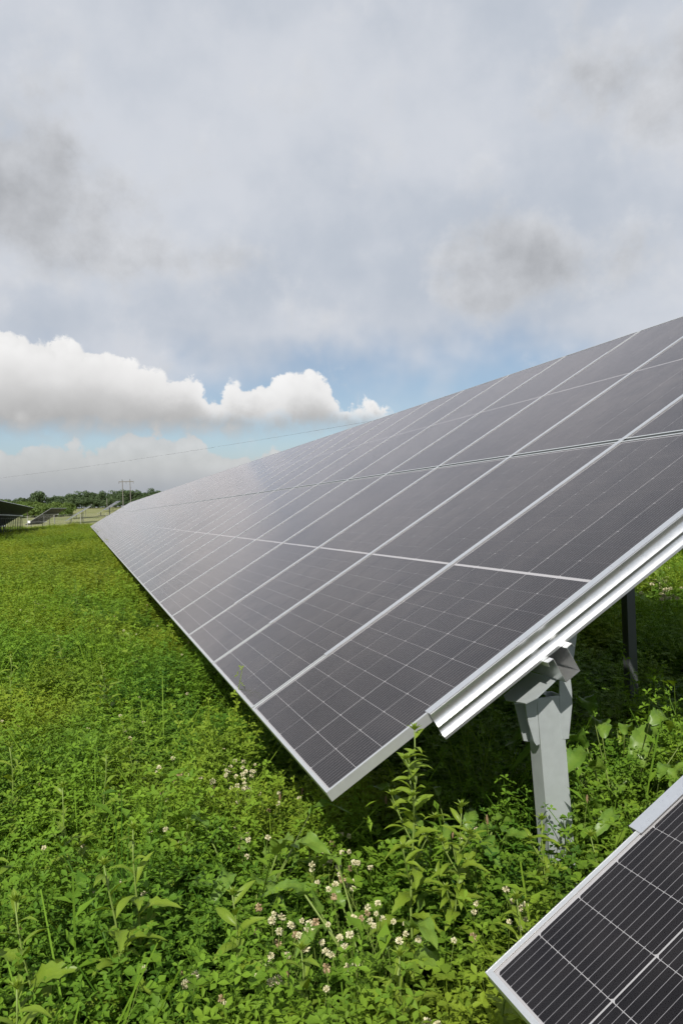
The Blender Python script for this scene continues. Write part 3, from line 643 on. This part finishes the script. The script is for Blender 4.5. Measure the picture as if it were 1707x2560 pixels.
scatter('shaded_cover', *Z3, 'weeds and clover growing behind the array')

# ------------------------------------------------------------------ flowers
def flower_head(seed, brown):
    r = np.random.RandomState(seed); V = []; Fc = []; T = []
    for i in range(46):
        zz = 1 - 1.75 * (i + .5) / 46; a = i * 2.39996; rr = math.sqrt(max(0, 1 - zz * zz)); d_ = np.array((rr * math.cos(a), rr * math.sin(a), zz)); d_ = d_ + r.normal(size=3) * .12; d_ /= np.linalg.norm(d_)
        sd = np.cross(d_, r.normal(size=3)); sd /= np.linalg.norm(sd); Rr = .0115 * (.85 + .3 * r.rand()); wdt = .0022; i0 = len(V); b_ = d_ * .003; droop = np.array((0, 0, -.004 if (brown and zz < .3) else .0015))
        V += [tuple(b_ - sd * wdt * .5), tuple(b_ + sd * wdt * .5), tuple(d_ * Rr + sd * wdt + droop), tuple(d_ * (Rr * 1.12) + droop), tuple(d_ * Rr - sd * wdt + droop)]; Fc.append((i0, i0 + 1, i0 + 2, i0 + 3, i0 + 4)); T.append(r.rand())
    me = new_mesh('flower_head', V, Fc, 'petal_brown' if brown else 'petal_white'); set_tint(me, T); return me
HEADS = [flower_head(s, False) for s in (1, 2, 3)]; HEADB = [flower_head(s, True) for s in (4, 5)]
FSTEM = [MB().tube([(0, 0, 0), (.004 * s, .006, -.12), (.012 * s, .004, -.25), (.016 * s, -.006, -.40)], .0012, 5).mesh('stem', 'stem_green') for s in (-1, 1)]
def canopy(x, y): return .30
clusters = [(440, 1930, 45, 22, 12, 'left of the panel corner, up the field'), (590, 1935, 70, 45, 30, 'in the thick patch left of the panel corner'), (650, 1990, 60, 40, 7, 'just left of the panel corner'), (560, 2075, 60, 40, 5, 'above the burdock leaves'), (630, 2110, 40, 30, 4, 'above the burdock leaves'),
    (820, 2160, 55, 40, 12, 'under the near panel corner'), (880, 2190, 60, 60, 13, 'below the panel corner beside the tall weed'), (690, 2310, 40, 30, 8, 'in the patch right of the burdock leaves'), (760, 2330, 50, 40, 12, 'in the patch right of the burdock leaves'), (800, 2370, 50, 40, 8, 'in the patch at the bottom centre'), (950, 2300, 50, 40, 10, 'at the foot of the tall branching weed'), (1000, 2340, 40, 30, 5, 'at the foot of the tall branching weed'),
    (680, 2430, 30, 40, 5, 'near the bottom centre edge'), (860, 2420, 60, 60, 5, 'near the bottom centre edge'), (1280, 2260, 25, 20, 4, 'between the grey post and the nearest panel'), (1290, 2310, 25, 20, 5, 'close beside the nearest panel edge'), (1180, 2270, 20, 15, 2, 'left of the weed in front of the grey post'), (1080, 2560, 30, 20, 3, 'at the bottom edge beside the nearest panel corner'), (1160, 2340, 30, 20, 2, 'left of the nearest panel'),
    (100, 2140, 60, 40, 3, 'at the left edge of the view'), (280, 2220, 90, 60, 3, 'among the weeds at the lower left'), (390, 2060, 60, 40, 4, 'in the left field'), (30, 1810, 20, 25, 3, 'high up at the left edge'), (340, 1780, 90, 60, 6, 'scattered in the middle of the left field'), (450, 1620, 60, 70, 8, 'along the dark strip by the lower panel edge'), (120, 1510, 40, 20, 4, 'far back in the left field'),
    (860, 2100, 30, 30, 4, 'in the shade edge under the panel corner'), (1180, 2080, 50, 30, 3, 'in the shade left of the grey post'), (300, 1560, 60, 40, 4, 'far back in the left field'), (400, 2380, 90, 60, 4, 'among the weeds at the lower left'), (520, 2480, 60, 40, 3, 'near the bottom left edge')]
rf = np.random.RandomState(5); nf = 0
for (cx, cy_, sx, sy, n, where) in clusters:
    for i in range(n):
        x, y = cx + rf.normal() * sx * .7, cy_ + rf.normal() * sy * .7; z = .40 + .10 * rf.rand(); p = on_z(x, y, z)
        if 1180 < x and y > 2380: continue
        brown = rf.rand() < .13; o = empty('clover_flower', tuple(p), (rf.normal() * .15, rf.normal() * .15, rf.rand() * 6.28)); s = .62 + .35 * rf.rand(); o.scale = (s, s, s)
        thing(o, ('browning clover flower head ' if brown else 'white clover flower head ') + where, 'flower', ('browning' if brown else 'white') + ' clover flowers ' + where)
        obj('flower_head', (HEADB if brown else HEADS)[rf.randint(2 if brown else 3)], o); obj('stem', FSTEM[rf.randint(2)], o); nf += 1
# cream flowers in the sunny strip behind the array
for i in range(46):
    p = on_z(1655 + rf.normal() * 32, 1462 + rf.normal() * 22, .52 + .1 * rf.rand()); o = empty('clover_flower', tuple(p), (0, 0, rf.rand() * 6.28)); o.scale = (2.2, 2.2, 1.8)
    thing(o, 'cream flower head in the sunny weeds behind the array at the right edge', 'flower', 'cream flowers behind the array'); obj('flower_head', HEADS[rf.randint(3)], o); obj('stem', FSTEM[rf.randint(2)], o)
# ribwort plantain spikes
SPK = []
for s in (1, 2):
    r = np.random.RandomState(40 + s); V = []; Fc = []; T = []
    for i in range(60):
        t = i / 60; a = i * 2.4; rr = .0042 * math.sin(math.pi * (.12 + .85 * t)) + .001; z = .035 * t; c_ = np.array((rr * math.cos(a), rr * math.sin(a), z)); i0 = len(V); o_ = np.array((math.cos(a), math.sin(a), .5)) * .0022; tg = np.array((-math.sin(a), math.cos(a), 0)) * .0016
        V += [tuple(c_ - tg), tuple(c_ + tg), tuple(c_ + o_ + np.array((0, 0, .0015)))]; Fc.append((i0, i0 + 1, i0 + 2)); T.append(r.rand())
    b = MB(); b.tube([(0, 0, 0), (0, 0, .018), (0, 0, .035)], [.003, .0045, .0018], 6); i0 = len(V); V += b.v; Fc += [tuple(i0 + k_ for k_ in f_) for f_ in b.f]; T += [.2] * len(b.f)
    me = new_mesh('seed_head', V, Fc, 'petal_brown'); set_tint(me, T); SPK.append(me)
PST = [MB().tube([(0, 0, 0), (.006 * s, 0, -.14), (.022 * s, .008, -.30), (.03 * s, .01, -.50)], [.0011, .0013, .0015, .0016], 5).mesh('stem', 'stem_green') for s in (-1, 1)]
for (x, y, z) in [(845, 2010, .42), (700, 2000, .40), (755, 1985, .38), (535, 1975, .38), (600, 2130, .38), (585, 2270, .36), (515, 2330, .36), (720, 2450, .36), (920, 2040, .42), (965, 2010, .45), (1130, 2095, .42), (1465, 2010, .55), (1218, 2060, .45), (235, 2020, .40), (445, 2040, .38), (380, 2070, .38), (300, 1990, .36), (85, 2460, .36), (495, 2010, .38), (160, 1950, .40), (100, 1970, .4), (55, 2330, .38), (560, 1890, .4), (330, 1860, .4)]:
    p = on_z(x, y, z); o = empty('plantain_spike', tuple(p), (rf.normal() * .12, rf.normal() * .12, rf.rand() * 6.28)); o.scale = (.95, .95, .95)
    thing(o, 'brown plantain seed spike on a thin stalk among the clover', 'plant', 'plantain seed spikes'); obj('seed_head', SPK[rf.randint(2)], o); obj('stem', PST[rf.randint(2)], o)

# ------------------------------------------------------------------ larger weeds
def leaf_mesh(L, Wd, mat, wave, curl, fold, seed, ns=9, serr=0., clasp=False):
    r = np.random.RandomState(seed); V = []; Fc = []; T = []; ph = r.rand() * 6; nc = 5
    for i in range(ns + 1):
        t = i / ns; wd = Wd * .5 * (math.sin(math.pi * min(1, t * .93 + .07)) ** .75) * (1. if not clasp else (1.15 - .45 * t)) + .0006
        if serr: wd *= 1 + serr * (1 if i % 2 else -1)
        y = L * (t - .12 * curl * t * t); z = -curl * L * .55 * t * t + .12 * L * math.sin(t * 2.5)
        for j in range(nc):
            s = (j - 2) / 2; V.append((s * wd, y + abs(s) * wd * .15, z + fold * abs(s) * wd + wave * wd * (math.sin(ph + t * 13 + j * 1.3) * abs(s) + .35 * math.sin(ph * 2 + t * 31 + j * 2.1))))
    for i in range(ns):
        for j in range(nc - 1): a = i * nc + j; Fc.append((a, a + 1, a + nc + 1, a + nc)); T.append(.25 + .3 * r.rand() + (.35 if j in (1, 2) else 0))
    me = new_mesh('leaf', V, Fc, mat, True); set_tint(me, T); return me
WL = [leaf_mesh(1., .36, 'weed_leaf', .16, .5 + .25 * q, .30, q, 10, .16, True) for q in range(4)]
WS = [leaf_mesh(1., .28, 'weed_leaf', .10, .2 + .2 * q, .40, 20 + q, 7, .0, True) for q in range(3)]
DL = [leaf_mesh(1., .40, 'dock_leaf', .42, .45 + .4 * q, .30, 40 + q, 18, .07) for q in range(5)]
BUD = None
def bud_mesh():
    Lv = Leaves(); r = np.random.RandomState(77)
    for i in range(14): a = i * 2.4; Lv.leaflet(np.zeros(3), np.array((math.cos(a) * (1 - i / 18), math.sin(a) * (1 - i / 18), .5 + i / 14)), np.array((0, 0, 1.)), .028 - .0008 * i, .008, .2, .4 + .5 * r.rand(), .4)
    me = new_mesh('bud', Lv.v, Lv.f, 'weed_leaf'); set_tint(me, Lv.t); return me
BUD = bud_mesh()
def lettuce(base, H, lean, label, nleaf=14, leafL=.12, seed=0, branches=0, rad=.0045, t0=.12):
    r = np.random.RandomState(seed); root = empty('tall_weed', (base[0], base[1], 0)); thing(root, label, 'weed')
    pth = lambda t: np.array((lean[0] * t * t + .008 * math.sin(t * 9 + seed), lean[1] * t * t + .008 * math.cos(t * 8 + seed), H * t))
    obj('stem', MB().tube([pth(t) for t in np.linspace(0, 1, 10)], list(np.linspace(rad, rad * .35, 10)), 7).mesh('stem', 'stem_green', True), root)
    for i in range(nleaf):
        t = t0 + (1 - t0) * (i + .3 * r.rand()) / nleaf; p = pth(t); L = leafL * (1.25 - .95 * t) * (.8 + .4 * r.rand()); o = obj('leaf', (WL if t < .75 else WS)[r.randint(3)], root, tuple(p), (-.1 + .9 * r.rand() * (.3 + t), r.normal() * .25, i * 2.4 + r.rand() * .8)); o.scale = (L, L, L)
    for bnum in range(branches):
        t = .45 + .45 * bnum / max(1, branches); p = pth(t); a = bnum * 2.5 + r.rand() + .6; o_ = np.array((math.cos(a), math.sin(a), 0)); l = (.10 + .12 * r.rand()) * (1.2 - t * .6) * H; q_ = [p + o_ * l * .6 * u_ + np.array((0, 0, l * u_ * (.75 + .3 * u_))) for u_ in (0, .35, .7, 1.)]
        br = obj('branch', MB().tube(q_, [rad * .55, rad * .45, rad * .4, rad * .25], 6).mesh('branch', 'stem_green', True), root)
        for u_ in (1, 2, 3):
            for e in range(2): lo = obj('leaf', WS[r.randint(3)], br, tuple(q_[u_]), (r.rand() * .8, r.normal() * .2, r.rand() * 6.28)); s = leafL * .42 * (.7 + .6 * r.rand()); lo.scale = (s, s, s)
        bo = obj('bud', BUD, br, tuple(q_[3]))
    o = obj('bud', BUD, root, tuple(pth(1.))); o.scale = (1.1, 1.1, 1.3)
    return root
def rosette(base, label, n, L, mat_leaves, seed, h=.1, spread=1.):
    r = np.random.RandomState(seed); root = empty('broad_leaf_weed', (base[0], base[1], 0)); thing(root, label, 'weed')
    for i in range(n):
        a = i * 2.4 + r.rand() * .6; hh = h * (.6 + .8 * r.rand()); o_ = np.array((math.cos(a), math.sin(a), 0)) * hh * .5 * spread
        st_ = obj('leaf_stalk', MB().tube([(0, 0, 0), tuple(o_ * .4 + np.array((0, 0, hh * .6))), tuple(o_ + np.array((0, 0, hh)))], [.004, .0035, .003], 6).mesh('leaf_stalk', 'stem_green', True), root)
        s = L * (.7 + .55 * r.rand()); lf = obj('leaf', mat_leaves[r.randint(len(mat_leaves))], root, tuple(o_ + np.array((0, 0, hh))), (.15 + .75 * r.rand(), r.normal() * .3, a - math.pi / 2)); lf.scale = (s, s, s)
    return root
lettuce((.215, -.13), .97, (.05, .03), 'tall bright green branching weed rising in front of the near panel corner', 24, .15, 1, 7, .0055, .3)
lettuce((.33, -.16), .74, (.05, -.02), 'shorter leafy weed just right of the tall branching weed by the panel corner', 20, .15, 2, 5, .005, .35)
lettuce((.69, -.12), .62, (.01, .0), 'prickly bright weed standing right in front of the grey post', 20, .15, 3, 4, .006, .3)
rosette((1.42, .42), 'large wavy-leaved dock growing in sunlight right of the grey post', 30, .20, DL, 4, .48, .8)
rosette((1.28, .12), 'smaller dock with curled leaves against the right side of the grey post', 18, .16, DL, 5, .40, .7)
rosette((-.17, .42), 'broad dark green burdock leaves amid the clover left of centre', 16, .16, DL, 6, .40, .8)
rosette((.62, .32), 'shaded low leafy weed under the near panel edge', 16, .13, DL, 16, .42, .8)
rosette((.10, -.12), 'broad-leaved weed among the white clover flowers below the panel corner', 14, .13, DL, 17, .38, .8)
lettuce((-.33, -.17), .60, (.0, .02), 'young weed with one big yellow-green leaf at the bottom centre edge', 11, .22, 7, 0, .006, .45)
lettuce((-.63, -.10), .70, (-.03, .06), 'tall serrated-leaf weed at the lower left, right one of the close pair', 15, .20, 8, 1, .006, .35)
lettuce((-.585, .02), .74, (.01, .05), 'tall serrated-leaf weed at the lower left, upright and thin beside its neighbour', 15, .19, 9, 0, .006, .35)
lettuce((-.83, -.10), .64, (-.07, .06), 'leaning weed with broad clasping leaves near the bottom left corner', 14, .22, 10, 0, .006, .35)
lettuce((-.88, -.38), .58, (.0, .03), 'bushy weed cut by the bottom left corner of the view', 14, .20, 18, 0, .006, .3)
lettuce((-.77, .62), .70, (-.03, .02), 'slim upright weed in the left field above the leaning one', 14, .17, 11, 2, .005, .4)
lettuce((-.66, .95), .70, (.02, .02), 'slim weed with pale pointed leaves, third up the left field', 14, .16, 12, 1, .005, .4)
lettuce((-1.02, 1.25), .70, (.0, .02), 'leafy weed at the left edge of the view, halfway down the field', 14, .19, 13, 1, .005, .4)
lettuce((-.58, 2.75), .76, (-.03, .02), 'large pale weed alone in the middle of the left field', 18, .22, 14, 2, .006, .4)
lettuce((-.52, 1.9), .58, (.0, .02), 'weed near the dark strip along the lower panel edge', 14, .16, 15, 1, .005, .4)
LW = 'pale green tall weed sticking out of the distant left field'
for i, (x, y) in enumerate([(-1.2, 3.4), (-.9, 4.6), (-.35, 4.0), (-1.6, 5.6), (-.6, 6.4), (-1.3, 7.6), (-.8, 9.2), (-1.9, 10.5), (-.5, 11.5), (-1.4, 13.5)]):
    o = lettuce((x, y), .68 + .1 * rf.rand(), (rf.normal() * .04, rf.normal() * .04), 'pale tall weed in the far left field, ' + ('nearest', 'second nearest', 'third nearest', 'fourth nearest', 'fifth nearest', 'sixth nearest', 'seventh nearest', 'eighth nearest', 'second farthest', 'farthest')[i] + ' of ten', 15, .18, 50 + i, 1, .0055, .4); o['group'] = 'pale weeds in the distant field'
for i, (x, y) in enumerate([(4.9, 4.9), (5.8, 5.6), (6.6, 6.2), (5.2, 5.9), (7.3, 7.4), (6.0, 4.9)]):
    o = rosette((x, y), 'dark leafy weed in the shade behind the rear post', 12, .26, DL, 70 + i, .5, .8); o['group'] = 'shaded weeds behind the array'

spots = [(-.20, -.42, 'at the bottom edge left of centre'), (.02, -.50, 'at the bottom edge, centre'), (.18, -.62, 'at the bottom edge beside the nearest panel corner'), (.05, .28, 'below the shaded panel corner'), (-.42, .55, 'left of the burdock leaves'), (-.50, 1.35, 'in the left field, midway to the large pale weed'), (.42, -.42, 'in the sun beside the nearest panel edge'), (.88, -.22, 'at the right foot of the grey post'), (.52, .02, 'in the sun left of the grey post'), (1.75, .75, 'behind the large dock'), (-.30, 1.05, 'beside the shaded strip below the panel edge'), (-.98, .45, 'at the left edge of the view, low down')]
for i, (x, y, where) in enumerate(spots):
    lettuce((x, y), .46 + .14 * rf.rand(), (rf.normal() * .04, rf.normal() * .04), 'leafy bright green weed ' + where, 13, .17 + .05 * rf.rand(), 90 + i, i % 2, .005, .4)
